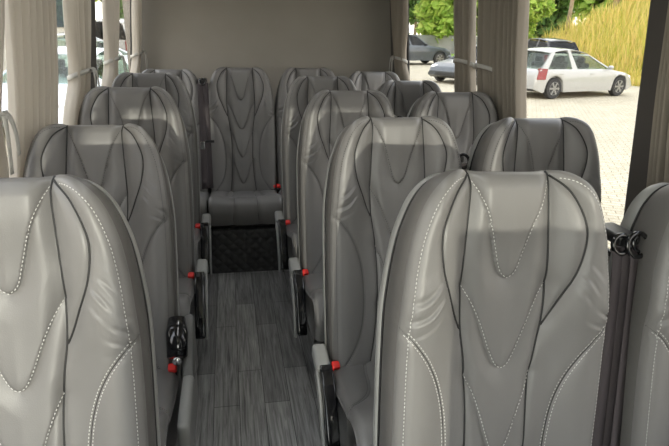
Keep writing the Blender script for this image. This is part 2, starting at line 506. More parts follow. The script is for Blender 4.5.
def cdepth(u, s):
    Q = np.stack([u, s], -1)
    e = CW - np.abs(u)
    d = .008 * (1 - np.exp(-dist_poly(Q, cs_all) / .011)) + .012 * sst(np.abs(u), .09, .17) * (1 - sst(s, .36, .5))
    x = np.clip((.026 - e) / .026, 0, 1)
    return d - .026 * (1 - np.sqrt(np.clip(1 - x * x, 0, 1)))
def cushion_mesh():
    nu, ns = 91, 110
    a = np.linspace(-1, 1, nu); a = .5 * a + .5 * np.sin(a * PI / 2)
    U, S = np.meshgrid(a * CW, np.linspace(0, PL[-1], ns))
    P = cpos(U.ravel(), S.ravel(), cdepth(U.ravel(), S.ravel()))
    m = MB(); m.v = [tuple(p) for p in P.tolist()]; m.f = [tuple(f) for f in grid_faces(ns, nu)[:, ::-1].tolist()]
    for sgn, col in ((-1, 0), (1, nu - 1)):     # side skirts and underside
        base = len(m.v)
        top = [m.v[i * nu + col] for i in range(ns)]
        m.v += [(p[0] + sgn * .001, max(p[1], CY0 - .44), .285) for p in top]
        for i in range(ns - 1):
            f = (i * nu + col, (i + 1) * nu + col, base + i + 1, base + i)
            m.f.append(f if sgn < 0 else f[::-1])
    b0 = len(m.v)
    m.v += [(-CW, CY0, .285), (CW, CY0, .285), (CW, CY0 - .44, .285), (-CW, CY0 - .44, .285)]
    m.f.append((b0, b0 + 1, b0 + 2, b0 + 3))
    return m
def cushion_stitch():
    out = []
    for s in (1, -1):
        b = MB()
        for o in (.0042, -.0042):
            P = resample(offset2(CH_['c'] * np.array([s, 1]), o), .004)
            P = P[P[:, 0] * s < CW - .004]
            d = cdepth(P[:, 0], P[:, 1]) + .0006
            P3 = cpos(P[:, 0], P[:, 1], d)
            dashes(b, P3, np.tile(np.array([0, -.1, 1.]), (len(P3), 1)))
        out.append(b)
    return out

_front = backrest_front(); _st = stitching(); _cm = cushion_mesh(); _cst = cushion_stitch()
proto = {}
def part(key, fn, parent, dup_name=None):
    """first use builds the mesh, later uses are copies that share it"""
    if key not in proto:
        o = fn(); proto[key] = o
        return o
    src = proto[key]
    o = src.copy(); COL.objects.link(o); o.parent = parent
    o.location = (0, 0, 0); o.rotation_euler = (0, 0, 0)
    return o

def armrest(root, s):
    """folding armrest on the aisle side s, hanging down beside the cushion"""
    x = s * .250
    py, pz = CY0 - .035, .425
    b = MB(); b.box((x, py - .004, pz - .008), (.046, .105, .050), Matrix.Rotation(.22, 3, 'X'))
    cap = b.build('armrest_cap', M['grey_plastic'], root, bevel=.013, seg=4); tag(cap, 'pale grey armrest cap')
    b = MB()
    P = cr([(x, py - .045, pz - .012), (x, py - .085, pz - .028), (x, py - .135, pz - .075), (x, py - .185, pz - .145), (x, py - .215, pz - .215)], 6)
    n = len(P)
    def plate(x0, x1, hw, pts):      # bar of rectangular section following the curved side line
        b = MB(); m = len(pts); vs = []
        for k in range(m):
            t = pts[min(k + 1, m - 1)] - pts[max(k - 1, 0)]; t = t / np.linalg.norm(t); nn = np.array([0, -t[2], t[1]])
            h_ = hw[k] if hasattr(hw, '__len__') else hw
            for xx, e in ((x0, -1), (x1, -1), (x1, 1), (x0, 1)): vs.append((xx, pts[k][1] + nn[1] * h_ * e, pts[k][2] + nn[2] * h_ * e))
        b.v = [tuple(map(float, v)) for v in vs]
        b.f = [(0, 1, 2, 3), tuple(4 * (m - 1) + q for q in (3, 2, 1, 0))]
        for k in range(m - 1):
            for q in range(4): b.f.append((4 * k + q, 4 * k + 4 + q, 4 * k + 4 + (q + 1) % 4, 4 * k + (q + 1) % 4))
        return b
    lo, hi = sorted((x - s * .026, x + s * .013))
    a = plate(lo, hi, [.021 + .004 * math.sin(PI * k / (n - 1)) for k in range(n)], P).build('armrest', M['gloss_black'], root, bevel=.007, seg=3); tag(a, 'gloss black folded armrest')
    lo, hi = sorted((x + s * .0135, x + s * .024))
    Q = P + np.array([0, .012, -.016])
    plate(lo, hi, [.021 - .010 * k / (n - 1) for k in range(n)], Q).build('side_plate', M['grey_plastic'], a, bevel=.004)
    b = MB(); b.box((x - s * .012, py - .008, pz - .17), (.012, .16, .24)); b.build('armrest_bracket', M['dgrey_plastic'], root, bevel=.006)

def armrest_up(root, s):
    """front left seat: armrest swung up, its black end towards the aisle, grey side cover below"""
    x = s * .258
    b = MB(); b.tube([(x - s * .034, CY0 - .01, .545), (x - s * .032, CY0 - .05, .520), (x - s * .030, CY0 - .105, .470)], [.024, .030, .027], 12, flat=(1.1, .8))
    a = b.build('armrest', M['gloss_black'], root)
    b = MB(); b.lathe([(.012, -.004), (.014, 0), (.012, .004)], 'y', (x - s * .030, CY0 - .122, .466), 16); b.build('end_ring', M['chrome'], a)
    b = MB()
    b.hexa([(x - .018, CY0 + .05, .33), (x + .018, CY0 + .05, .33), (x + .018, CY0 - .14, .40), (x - .018, CY0 - .14, .40),
            (x - .014, CY0 + .03, .54), (x + .014, CY0 + .03, .54), (x + .014, CY0 - .11, .45), (x - .014, CY0 - .11, .45)])
    b.build('hinge_cover', M['dgrey_plastic'], root, bevel=.008)
    b = MB(); b.box((x, CY0 - .19, .345), (.034, .33, .15)); c = b.build('side_cover', M['grey_plastic'], root, bevel=.012)
    tag(c, 'pale grey side cover')

def buckle(root, x, y, z, lean=0.0):
    b = MB(); rot = Matrix.Rotation(.5, 3, 'X') @ Matrix.Rotation(lean, 3, 'Y')
    b.box((x, y, z - .03), (.030, .022, .07), rot)
    o = b.build('buckle', M['black_plastic'], root, bevel=.005)
    b = MB(); b.box((x, y - .004, z + .010), (.026, .026, .028), rot); r = b.build('release_button', M['red'], o, bevel=.005); tag(r, 'red release button')

def seat(label, x, y, dz=0., aisle=0, base=0., arm='down', buckles=(), tilt=0.0, roll=0.0):
    root = empty('passenger_seat', (x, y, 0)); tag(root, label, 'seat', 'grey leather coach seats')
    off = Vector((0, 0, dz))
    def pt(key, fn):
        o = part(key, lambda: fn(root), root); o.parent = root
        return o
    def sub(key, fn, par):
        o = part(key, lambda: fn(par), par); o.parent = par
        return o
    br = pt('backrest', lambda p: _front.build('backrest', M['leather'], p))
    for k in range(4): sub('bs%d' % k, lambda p: tubes_on([PIPES[k]], .0027, .0004, 'seam', M['piping'], p), br)
    for k in range(2): sub('bt%d' % k, lambda p: tubes_on([BOL[k]], .0010, .0004, 'bolster_seam', M['piping'], p), br)
    for k, b_ in enumerate(_st): sub('th%d' % k, lambda p: b_.build('stitching', M['thread'], p), br)
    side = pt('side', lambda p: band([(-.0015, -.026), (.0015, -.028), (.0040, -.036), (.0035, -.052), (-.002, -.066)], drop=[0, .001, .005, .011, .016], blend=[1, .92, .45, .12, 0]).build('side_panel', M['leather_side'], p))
    shell = pt('shell', lambda p: band([(-.002, -.064), (.003, -.067), (.0060, -.076), (.0055, -.09), (.001, -.104), (-.012, -.116), (-.035, -.122)], True, drop=.020).build('back_shell', M['shell'], p))
    sm = MB(); 
    def edge(p):
        b = MB(); b.tube(band([(.0005, -.0645)], drop=.017).v, .0026, 6); return b.build('edge_piping', M['piping'], p)
    ep = sub('ep', edge, side)
    for o in (br, side, shell): o.location = off
    cu = pt('cushion', lambda p: _cm.build('cushion', M['leather'], p))
    if base > .1: cu.scale = (.955, 1, 1)
    for k, (kk, sg) in enumerate([('m', 1), ('m', -1), ('v', 1)]):
        def cseam(p):
            P = CH_[kk] * np.array([sg, 1])
            if kk == 'v': P = np.vstack([P, (P * np.array([-1, 1]))[::-1][1:]])
            P = resample(P, .006); P = P[P[:, 1] < PL[-1] - .002]
            b = MB(); b.tube([tuple(q) for q in cpos(P[:, 0], P[:, 1], cdepth(P[:, 0], P[:, 1]) + .0004)], .0015, 6)
            return b.build('seam', M['piping'], p)
        sub('cs%d' % k, cseam, cu)
    for k, b_ in enumerate(_cst): sub('ct%d' % k, lambda p: b_.build('stitching', M['thread'], p), cu)
    def basef(p, z0):
        b = MB(); b.box((0, CY0 - .19, (z0 + .287) / 2 + .0), (.36, .32, .287 - z0)); return b.build('seat_base', M['steel'], p, bevel=.01)
    if base > .1:
        pt('base_hi', lambda p: basef(p, base))
    else:
        pt('base_lo', lambda p: basef(p, .17))
        for k, lxx in enumerate((-.15, .15)):
            def leg(p, q=lxx):
                b = MB(); b.box((q, CY0 - .19, .085), (.035, .26, .17)); return b.build('leg', M['steel'], p, bevel=.006)
            pt('leg%d' % k, leg)
    if aisle:
        if arm == 'down': armrest(root, aisle)
        else: armrest_up(root, aisle)
    for bx, by, bz in buckles: buckle(root, bx, by, bz)
    if roll:      # this one sits a touch skewed on its base
        for o in (br, side, shell):
            o.rotation_euler = (0, roll, 0); o.location = off + Vector((-ZT * math.sin(roll), 0, 0))
    for o in COL.objects:      # only the front row is sewn with white thread
        if o.name.startswith('stitching') and o.parent in (br, cu):
            o.material_slots[0].link = 'OBJECT'; o.material_slots[0].material = M['thread' if y < 1.2 else 'thread_dark']
    if tilt:      # this backrest is reclined further, about its hinge
        h = Vector((0, CY0, .375)); Rm = Matrix.Rotation(-tilt, 3, 'X')
        for o in (br, side, shell):
            o.rotation_euler = (-tilt, 0, 0); o.location = off + h - Rm @ h
    return root

XR, XL, XW, XC, S5 = .5055, -.386, .969, .0796, .4356
BZ = .385
bk = lambda s: [(s * .205, CY0 - .045, BZ)]
seat('large grey seat in right foreground beside the aisle, white stitched backrest', XR + .008, .95, .009, -1, roll=.03)
seat('grey window seat cropped by the right photo edge, behind hanging seat belt straps', XW + .058, .95, -.022, 0)
seat('grey aisle seat right of aisle with sunlit cushion, behind the large foreground seat', XR, 1.659, .002, -1, buckles=bk(-1))
seat('grey window seat in front of the parked white car, next to right curtain', XW, 1.640, .0)
seat('grey aisle seat right of aisle, third from the front', XR, 2.372, .006, -1, buckles=bk(-1))
seat('grey window seat, third row, below the tied pair of right curtains', XW, 2.345, .004)
seat('grey aisle seat right of aisle, directly ahead of the rear bench row', XR - .006, 3.034, .010, -1, buckles=bk(-1))
seat('grey window seat, fourth row, below the right rear window pane', XW, 2.995, -.006)
seat('pale grey seat in left foreground, cut off by the left photo edge', XL, 1.018, .0, 1)
seat('dark grey single seat left of aisle with raised black armrest, behind the left foreground seat', XL - .018, 1.72, -.018, 1, arm='up', buckles=bk(1), tilt=.14)
seat('grey single seat left of aisle, third from front, beside the tied left curtain', XL, 2.404, .012, 1, buckles=bk(1))
seat('grey single seat left of aisle, fourth from front, ahead of the rear bench row', XL, 3.029, .018, 1, buckles=bk(1))
RB = .268
seat('grey rear row seat in left back corner', XC - S5, 3.707, -.012, 0, RB)
seat('grey rear row seat at the end of the aisle, its cushion fully visible', XC, 3.707, .004, 0, RB, buckles=[(.19, CY0 - .03, .40), (.225, CY0 - .03, .40)])
seat('grey rear row seat just right of the aisle end seat', XC + S5, 3.707, .006, 0, RB)
seat('grey rear row seat in right back corner below the rear panel', XC + 2 * S5, 3.707, -.012, 0, RB)

# ================================================================== SEAT BELTS
def ribbon(b, pts, w, side, t=.0013):
    """flat strap along pts; side = direction of its width"""
    pts = [Vector(p) for p in pts]; s = Vector(side).normalized()
    n = len(pts); vs = []
    for i, p in enumerate(pts):
        tg = (pts[min(i + 1, n - 1)] - pts[max(i - 1, 0)]).normalized()
        sd = (s - tg * s.dot(tg)).normalized(); nn = tg.cross(sd)
        for a, c in ((-1, -1), (1, -1), (1, 1), (-1, 1)):
            vs.append(p + sd * (a * w / 2) + nn * (c * t / 2))
    fs = [(3, 2, 1, 0), tuple((n - 1) * 4 + k for k in range(4))]
    for i in range(n - 1):
        for k in range(4):
            k2 = (k + 1) % 4
            fs.append((i * 4 + k, i * 4 + k2, i * 4 + 4 + k2, i * 4 + 4 + k))
    return b.add(vs, fs)

def ring(b, c, R, r, ax='y', squash=1.0):
    pts = []
    for k in range(25):
        q = 2 * PI * k / 24
        pts.append((c[0] + R * math.cos(q), c[1] + .25 * R * math.sin(q), c[2] + squash * R * math.sin(q)))
    return b.tube(pts, r, 8)

def belt(x, y, z, zb, label, strips, rings, group='coach seat belts', back=None):
    root = empty('seat_belt', (x, y, 0)); tag(root, label, 'seat belt', group)
    for dx, w, ex, ey, sd in strips:
        b = MB()
        P = cr([(dx, 0, z), (dx + .1 * (ex - dx), .15 * ey, z - .05), (dx + .5 * (ex - dx), .55 * ey, (z + zb) / 2), (ex, ey, zb)], 8)
        ribbon(b, [tuple(p) for p in P], w, sd); b.build('webbing', M['webbing'], root)
    for dx, dy, R in rings:
        b = MB(); ring(b, (dx, dy, z + .008), R, .0052); b.build('guide_ring', M['gloss_black'], root)
    b = MB(); b.box((0, .045, z + .012), (.05, .09, .024)); b.build('belt_bracket', M['black_plastic'], root, bevel=.006)
    return root
belt(.806, .950, .985, .30, 'black ringed seat belt with straps hanging beside the right foreground seat',
     [(-.026, .042, -.080, -.150, (1, .35, 0)), (-.010, .044, -.055, -.140, (1, -.3, 0)), (.012, .044, -.030, -.15, (1, .5, 0)), (.026, .040, -.008, -.13, (1, -.2, 0))],
     [(-.022, -.004, .019), (.010, -.012, .024), (.026, -.002, .019)])
belt(.738, 1.71, .985, .40, 'black seat belt between the second row right hand seats',
     [(-.012, .040, -.012, -.10, (1, .3, 0)), (.016, .042, .014, -.10, (1, -.3, 0))], [(-.012, -.004, .018), (.016, -.006, .022)])
belt(.738, 2.44, 1.00, .40, 'black seat belt between the third row right hand seats',
     [(-.010, .040, -.010, -.10, (1, .3, 0)), (.018, .040, .012, -.10, (1, -.3, 0))], [(-.010, -.004, .018), (.018, -.006, .020)])
rb = belt(-.150, 3.61, 1.06, .42, 'black seat belt with bright buckle tongue, left of the aisle end rear seat',
     [(-.010, .040, -.012, -.12, (1, .3, 0)), (.014, .040, .020, -.10, (1, -.2, 0))], [(0, -.004, .018)])
b = MB(); b.box((-.014, -.085, .690), (.030, .008, .048)); t_ = b.build('buckle_tongue', M['chrome'], rb, bevel=.003)
b = MB(); b.box((.030, -.085, .715), (.055, .012, .016)); b.build('tongue_stop', M['black_plastic'], rb, bevel=.003)
belt(-.638, 1.885, 1.03, .45, 'black seat belt bracket at the wall side of the dark left seat', [(.006, .035, .006, -.10, (0, 1, 0))], [(.006, -.004, .016)])

# ================================================================== BUS SHELL
LEAN = .095
ZS, ZH, ZC = .68, 1.76, 1.93
def xr(z): return 1.264 - LEAN * max(0, z - .80)
def xl(z): return -.668 + LEAN * max(0, z - .80)
YF, YR = -2.5, 4.20
def wall_piece(b, side, y0, y1, z0, z1, t=.05, inset=0.0):
    f = xr if side > 0 else xl; s = 1 if side > 0 else -1
    def X(z, o): return f(z) + s * (o - inset)
    b.hexa([(X(z0, 0), y0, z0), (X(z0, t), y0, z0), (X(z0, t), y1, z0), (X(z0, 0), y1, z0),
            (X(z1, 0), y0, z1), (X(z1, t), y0, z1), (X(z1, t), y1, z1), (X(z1, 0), y1, z1)])
wins = {1: [(-2.2, -1.1), (-.75, .78), (.89, 1.42), (1.512, 2.34), (2.50, 3.85)], -1: [(-2.3, .15), (.25, 1.30), (1.42, 2.70), (2.95, 4.16)]}
nwin = 0
for side, nm in ((1, 'right'), (-1, 'left')):
    b = MB(); wall_piece(b, side, YF, YR + .05, ZH, ZC, .03)
    wall_piece(b, side, YF, YR + .05, 0.0, ZS)
    b.build('wall_%s' % nm, M['wall'], smooth=False)
    tag(bpy.data.objects['wall_%s' % nm], kind='structure')
    ed = [YF] + [q for w in wins[side] for q in w] + [YR + .05]
    b = MB()
    for y0, y1 in zip(ed[0::2], ed[1::2]): wall_piece(b, side, y0, y1, ZS, ZH, .026, .012)
    o = b.build('trim_%d' % (1 if side > 0 else 2), M['post'], smooth=False, bevel=.006); tag(o, kind='structure')
    for y0, y1 in wins[side]:
        nwin += 1
        root = empty('window_%d' % nwin, ((xr(ZS) if side > 0 else xl(ZS)), (y0 + y1) / 2, ZS)); tag(root, kind='structure')
        ox, oy, oz = root.location
        b = MB(); f = xr if side > 0 else xl; s = side
        def X(z, o): return f(z) + s * o
        b.add([(X(ZS, .008) - ox, y0 - oy, 0), (X(ZS, .008) - ox, y1 - oy, 0), (X(ZH, .008) - ox, y1 - oy, ZH - oz), (X(ZH, .008) - ox, y0 - oy, ZH - oz),
               (X(ZS, .012) - ox, y0 - oy, 0), (X(ZS, .012) - ox, y1 - oy, 0), (X(ZH, .012) - ox, y1 - oy, ZH - oz), (X(ZH, .012) - ox, y0 - oy, ZH - oz)],
              [(0, 1, 2, 3), (7, 6, 5, 4), (0, 4, 5, 1), (1, 5, 6, 2), (2, 6, 7, 3), (3, 7, 4, 0)])
        g = b.build('glass_pane', M['glass' if y0 > -.8 else 'clear_glass'], root, smooth=False)
        b = MB()
        for (a0, a1, c0, c1) in ((y0, y1, ZS, ZS + .018), (y0, y1, ZH - .018, ZH), (y0, y0 + .018, ZS, ZH), (y1 - .018, y1, ZS, ZH)):
            b.hexa([(X(c0, .004) - ox, a0 - oy, c0 - oz), (X(c0, .014) - ox, a0 - oy, c0 - oz), (X(c0, .014) - ox, a1 - oy, c0 - oz), (X(c0, .004) - ox, a1 - oy, c0 - oz),
                    (X(c1, .004) - ox, a0 - oy, c1 - oz), (X(c1, .014) - ox, a0 - oy, c1 - oz), (X(c1, .014) - ox, a1 - oy, c1 - oz), (X(c1, .004) - ox, a1 - oy, c1 - oz)])
        b.build('window_frame', M['rubber'], root, smooth=False)

def struct(name, b, m, **k):
    o = b.build(name, m, smooth=False, **k); tag(o, kind='structure'); return o
b = MB(); b.box((.298, (YF + YR) / 2, -.03), (1.94, YR - YF + .1, .06)); struct('floor', b, M['floor'])
b = MB(); b.box((.298, (YF + YR) / 2, ZC + .03), (1.85, YR - YF + .1, .06)); struct('ceiling', b, M['ceil'])
b = MB(); b.box((.298, YR + .03, .96), (1.93, .06, 1.94)); struct('wall_rear', b, M['rear_fabric'])
b = MB(); b.box((.298, 3.66, RB / 2), (1.928, 1.08, RB)); struct('trim_3', b, M['quilt'], bevel=.004)
# front bulkhead with the windscreen opening
b = MB(); b.box((.298, YF - .03, .40), (1.93, .06, .80)); b.box((.298, YF - .03, 1.80), (1.93, .06, .26))
b.box((-.115, YF - .03, 1.24), (.43, .06, .90)); b.box((-.64, YF - .03, 1.24), (.06, .06, .90)); b.box((1.235, YF - .03, 1.24), (.06, .06, .90)); struct('wall_front', b, M['wall'])  # wide windscreen post is added, unseen, to keep sun off the rear aisle seat
nwin += 1
b = MB(); b.box((.298, YF - .03, 1.235), (1.82, .006, .87)); o = b.build('window_%d' % nwin, M['clear_glass'], smooth=False); tag(o, kind='structure')

# unseen panels behind the camera, added to shade the right-hand seats from the sun
b = MB(); b.box((.80, -.55, .615), (.90, .03, 1.23)); b.box((1.0, -.55, 1.40), (.50, .03, .34)); o = b.build('partition', M['dgrey_plastic'], smooth=False, bevel=.008); tag(o, kind='structure'); o.name = 'trim_4'
# unseen fill strips added at the ceiling to brighten floor and rear seats
def emit(name, col, st):
    m = bpy.data.materials.new(name); m.use_nodes = True; b_ = m.node_tree.nodes['Principled BSDF']
    b_.inputs['Emission Color'].default_value = (*col, 1); b_.inputs['Emission Strength'].default_value = st; b_.inputs['Base Color'].default_value = (.8, .8, .8, 1)
    return m
M['led'] = emit('led_diffuser', (.97, .99, 1), FILL)
for k, (yy, lab) in enumerate(((1.15, 'front ceiling lamp strip above the aisle'), (2.75, 'rear ceiling lamp strip above the aisle'))):
    root = empty('ceiling_light', (.06, yy, ZC)); tag(root, lab, 'lamp', 'ceiling lamps')
    b = MB(); b.box((0, 0, -.012), (.14, 1.12, .024)); b.build('housing', M['grey_plastic'], root, bevel=.006)
    b = MB(); b.box((0, 0, -.026), (.10, 1.06, .008)); b.build('diffuser', M['led'], root, bevel=.003)

# ================================================================== CURTAINS
def curtain(side, y0, y1, label, ztie=None, folds=5, pinch=.35, toward=.5, zbot=.72, dx=.045, amp=.026, tails=True, seed=0, tie_len=.11, m='curtain'):
    rr = random.Random(seed)
    f = xr if side > 0 else xl; s = -side
    yc = y0 + (y1 - y0) * toward
    root = empty('curtain', (f(ZS), yc, zbot)); tag(root, label, 'curtain', 'window curtains')
    ox, oy, oz = root.location
    nz, ny = 46, folds * 14
    ph = [rr.uniform(-.5, .5) for _ in range(folds + 2)]; am = [rr.uniform(.65, 1.3) for _ in range(folds + 2)]
    vs = []
    for i in range(nz):
        z = zbot + (ZH + .02 - zbot) * i / (nz - 1)
        pf = 1.0
        if ztie: pf = 1 - pinch * math.exp(-((z - ztie) / (.16 if z > ztie else .10)) ** 2) - .10 * (1 - sst(np.array(z), zbot, ztie))
        for j in range(ny + 1):
            q = j / ny; k = q * folds; kk = int(min(k, folds - 1))
            fr = k - kk
            wob = ph[kk] * (1 - fr) + ph[kk + 1] * fr; a = am[kk] * (1 - fr) + am[kk + 1] * fr
            y = yc + (y0 + (y1 - y0) * q - yc) * pf
            y += .006 * math.sin(3 * z + 7 * q)
            x = f(z) + s * (dx * (.55 + .45 * float(sst(np.array(z), .8, 1.3))) + a * amp * math.sin(2 * PI * k + wob + .35 * math.sin(2.2 * z + k)) * (.75 + .25 * pf))
            vs.append((x - ox, y - oy, z - oz))
    b = MB(); b.v = vs; b.f = [tuple(q) for q in grid_faces(nz, ny + 1).tolist()]
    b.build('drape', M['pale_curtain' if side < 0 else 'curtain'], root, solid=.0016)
    if ztie:
        w = (y1 - y0) * (1 - pinch) * .5 + .012
        ycp = yc + ((y0 + y1) / 2 - yc) * (1 - pinch)
        b = MB(); pts = []
        for k in range(25):
            q = 2 * PI * k / 24
            pts.append((f(ztie) + s * (dx + (amp + .012) * math.cos(q)) - ox, ycp + w * math.sin(q) - oy, ztie + .015 * math.cos(q) - oz))
        ribbon(b, pts, .018, (0, 0, 1), .003)
        tb = b.build('tieback', M['tie'], root); tag(tb, 'pale grey tieback')
        if tails:
            for e in (-1, 1):
                b = MB(); xx = f(ztie) + s * (dx + amp + .022) - ox
                P = cr([(xx, ycp - oy, ztie + .02 - oz), (xx + s * .008, ycp + e * .016 - oy, ztie + .012 - oz), (xx + s * .012, ycp + e * .028 - oy, ztie - .03 - oz), (xx + s * .010, ycp + e * .034 - oy, ztie - tie_len * (1.1 if e < 0 else .8) - oz)], 6)
                ribbon(b, [tuple(p) for p in P], .022, (0, 1, .3), .002); b.build('tie_end', M['tie'], tb)
    return root
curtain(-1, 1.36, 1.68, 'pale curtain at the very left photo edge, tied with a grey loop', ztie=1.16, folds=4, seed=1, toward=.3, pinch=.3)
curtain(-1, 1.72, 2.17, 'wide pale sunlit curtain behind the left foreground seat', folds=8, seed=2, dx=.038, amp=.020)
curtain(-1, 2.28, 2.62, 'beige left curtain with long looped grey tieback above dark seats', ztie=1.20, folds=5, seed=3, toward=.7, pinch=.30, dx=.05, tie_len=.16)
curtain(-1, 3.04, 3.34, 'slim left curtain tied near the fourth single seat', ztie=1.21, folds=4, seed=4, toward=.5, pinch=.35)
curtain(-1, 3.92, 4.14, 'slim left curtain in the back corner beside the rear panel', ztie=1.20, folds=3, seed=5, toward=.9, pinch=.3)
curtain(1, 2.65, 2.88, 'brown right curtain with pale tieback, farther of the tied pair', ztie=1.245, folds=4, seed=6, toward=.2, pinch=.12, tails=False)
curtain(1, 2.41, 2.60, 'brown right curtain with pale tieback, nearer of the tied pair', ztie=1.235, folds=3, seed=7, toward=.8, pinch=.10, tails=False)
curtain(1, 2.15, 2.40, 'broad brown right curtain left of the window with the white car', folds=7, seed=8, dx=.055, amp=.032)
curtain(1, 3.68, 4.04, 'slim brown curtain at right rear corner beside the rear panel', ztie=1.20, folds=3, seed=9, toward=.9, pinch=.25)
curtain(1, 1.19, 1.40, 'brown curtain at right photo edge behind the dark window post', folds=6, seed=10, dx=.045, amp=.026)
# ================================================================== OUTSIDE
G = -.45
b = MB(); b.box((0, 20, G - .05), (160, 120, .1)); o = struct('ground', b, M['paving'])
M['white_paint'] = mat('white_car_paint', (.33, .33, .315), .25, coat=.6)
M['grey_paint'] = mat('grey_car_paint', (.16, .17, .18), .25, coat=.6)
M['blue_paint'] = mat('blue_grey_paint', (.05, .06, .07), .25, coat=.6)
M['silver_paint'] = mat('silver_paint', (.45, .48, .50), .25, coat=.6)
M['pale_paint'] = mat('pale_blue_paint', (.62, .68, .74), .25, coat=.6)
M['mid_paint'] = mat('mid_grey_paint', (.05, .056, .06), .35, coat=.25)
M['black_paint'] = mat('black_paint', (.02, .02, .022), .25, coat=.6)
M['car_glass'] = glass_mat('car_glass', (.80, .85, .80), .08)
M['dark_glass'] = glass_mat('dark_glass', (.25, .28, .30), .10)
M['tyre'] = mat('tyre', (.02, .02, .02), .8)
M['rim'] = mat('alloy_rim', (.33, .33, .33), .3, metal=.7)
M['tail'] = mat('tail_light', (.17, .003, .004), .2, coat=.5)
M['lamp'] = mat('headlight', (.7, .72, .74), .1, coat=1)
M['car_trim'] = mat('car_trim', (.02, .02, .02), .6)
M['car_seat'] = mat('car_seat', (.05, .05, .05), .8)

def car(label, loc, rz, L, W, H, paint, glass, kind='hatch'):
    root = empty('car', loc, rz); tag(root, label, 'car')
    hl = L / 2; belt = H * (.60 if kind != 'van' else .62); low = .20 * H / 1.48
    wr = .215 * H if kind != 'suv' else .20 * H
    wx = (-.335 * L, .325 * L)
    if kind == 'van': wx = (-.30 * L, .34 * L)
    nx = 90
    xs = np.linspace(-hl, hl, nx)
    def ztop(x):
        t = x / hl
        if kind == 'hatch': return np.interp(t, [-1, -.97, -.9, .30, .46, .80, .94, 1], [belt * .80, belt * .95, belt * 1.02, belt, belt * .98, belt * .84, belt * .70, belt * .52])
        if kind == 'suv': return np.interp(t, [-1, -.97, -.9, .20, .36, .80, .94, 1], [belt * .7, belt * .95, belt, belt, belt * .99, belt * .88, belt * .76, belt * .52])
        return np.interp(t, [-1, -.99, .50, .62, .85, .95, 1], [belt * .6, belt, belt, belt * .98, belt * .8, belt * .66, belt * .5])
    rows = []
    for x in xs:
        t = abs(x) / hl
        hw = W / 2 * (1 - .14 * max(0, (t - .70) / .30) ** 2.2)
        zt = float(ztop(x)); zl = low + .10 * max(0, (t - .88) / .12)
        arch = zl
        for w in wx:
            d = x - w
            if abs(d) < wr * 1.17: arch = max(arch, wr + math.sqrt((wr * 1.17) ** 2 - d * d))
        arch = min(arch, zt - .12)
        m1 = max(arch + .02, low + .10); 
        ring_ = [(0, zl), (hw * .78, zl), (hw * .78, arch), (hw * .985, arch), (hw, max(m1, arch + .01)), (hw * 1.005, max(arch + .03, (zt + low) * .52)), (hw * .985, max(arch + .05, zt - .10)), (hw * .93, zt - .015), (hw * .80, zt), (0, zt + .03 * (1 - t))]
        rows.append([(x, y, z) for y, z in ring_] + [(x, -y, z) for y, z in ring_[::-1][1:-1]])
    n = len(rows[0]); b = MB(); b.v = [p for r in rows for p in r]
    for i in range(nx - 1):
        for k in range(n):
            k2 = (k + 1) % n; b.f.append((i * n + k, (i + 1) * n + k, (i + 1) * n + k2, i * n + k2))
    b.f.append(tuple(range(n))); b.f.append(tuple((nx - 1) * n + k for k in range(n - 1, -1, -1)))
    body = b.build('body', paint, root)
    md = body.modifiers.new('e', 'EDGE_SPLIT'); md.split_angle = .7
    # greenhouse: belt line and roof line run from the tail to the bonnet
    if kind == 'hatch': xb, xt = (-.95 * hl, .50 * hl), (-.70 * hl, .02 * hl)
    elif kind == 'suv': xb, xt = (-.95 * hl, .36 * hl), (-.80 * hl, .02 * hl)
    else: xb, xt = (-.985 * hl, .62 * hl), (-.97 * hl, .36 * hl)
    hb, hr = W / 2 * .93, W / 2 * .74
    def side_pt(s, h, sg):
        x = (xb[0] + (xb[1] - xb[0]) * s) * (1 - h) + (xt[0] + (xt[1] - xt[0]) * s) * h
        zb = float(ztop(np.array(xb[0] + (xb[1] - xb[0]) * s))) - .02
        zr = H * (.975 - .075 * (2 * s - .95) ** 2)
        return Vector((x, sg * (hb * (1 - h) + hr * h), zb * (1 - h) + zr * h))
    cuts = {'hatch': [(.0, .10), (.42, .49), (.94, 1.)], 'suv': [(.0, .06), (.30, .34), (.62, .66), (.95, 1.)], 'van': [(0, .64), (.96, 1.)]}[kind]
    b = MB(); gl = []
    for sg in (-1, 1):
        for s0, s1 in cuts:
            q = [side_pt(s0, 0, sg), side_pt(s1, 0, sg), side_pt(s1, 1, sg), side_pt(s0, 1, sg)]; iv = Vector((0, -sg * .05, 0))
            b.hexa([q[0], q[1], q[1] + iv, q[0] + iv, q[3], q[2], q[2] + iv, q[3] + iv])
        q = [side_pt(0, .90, sg), side_pt(1, .90, sg), side_pt(1, 1, sg), side_pt(0, 1, sg)]
        b.hexa([q[0], q[1], q[1] + iv, q[0] + iv, q[3], q[2], q[2] + iv, q[3] + iv])
        for (a0, _), (c0, _2) in zip([(c[1], 0) for c in cuts[:-1]], [(c[0], 0) for c in cuts[1:]]):
            gl.append([side_pt(a0, .0, sg), side_pt(c0, .0, sg), side_pt(c0, .9, sg), side_pt(a0, .9, sg)])
    b.build('pillars', paint, root, smooth=False)
    b = MB(); nr, nc = 13, 9; vs = []
    for i in range(nr):
        s = i / (nr - 1)
        pl, pr_ = side_pt(s, 1, 1), side_pt(s, 1, -1)
        for j in range(nc):
            t = j / (nc - 1); p = pl.lerp(pr_, t); p.z += .045 * (1 - (2 * t - 1) ** 2); vs.append(p)
    b.v = [tuple(v) for v in vs]; b.f = [tuple(f) for f in grid_faces(nr, nc).tolist()]
    b.build('roof', paint, root, solid=.012)
    gi = [Vector((0, 0, 0))]
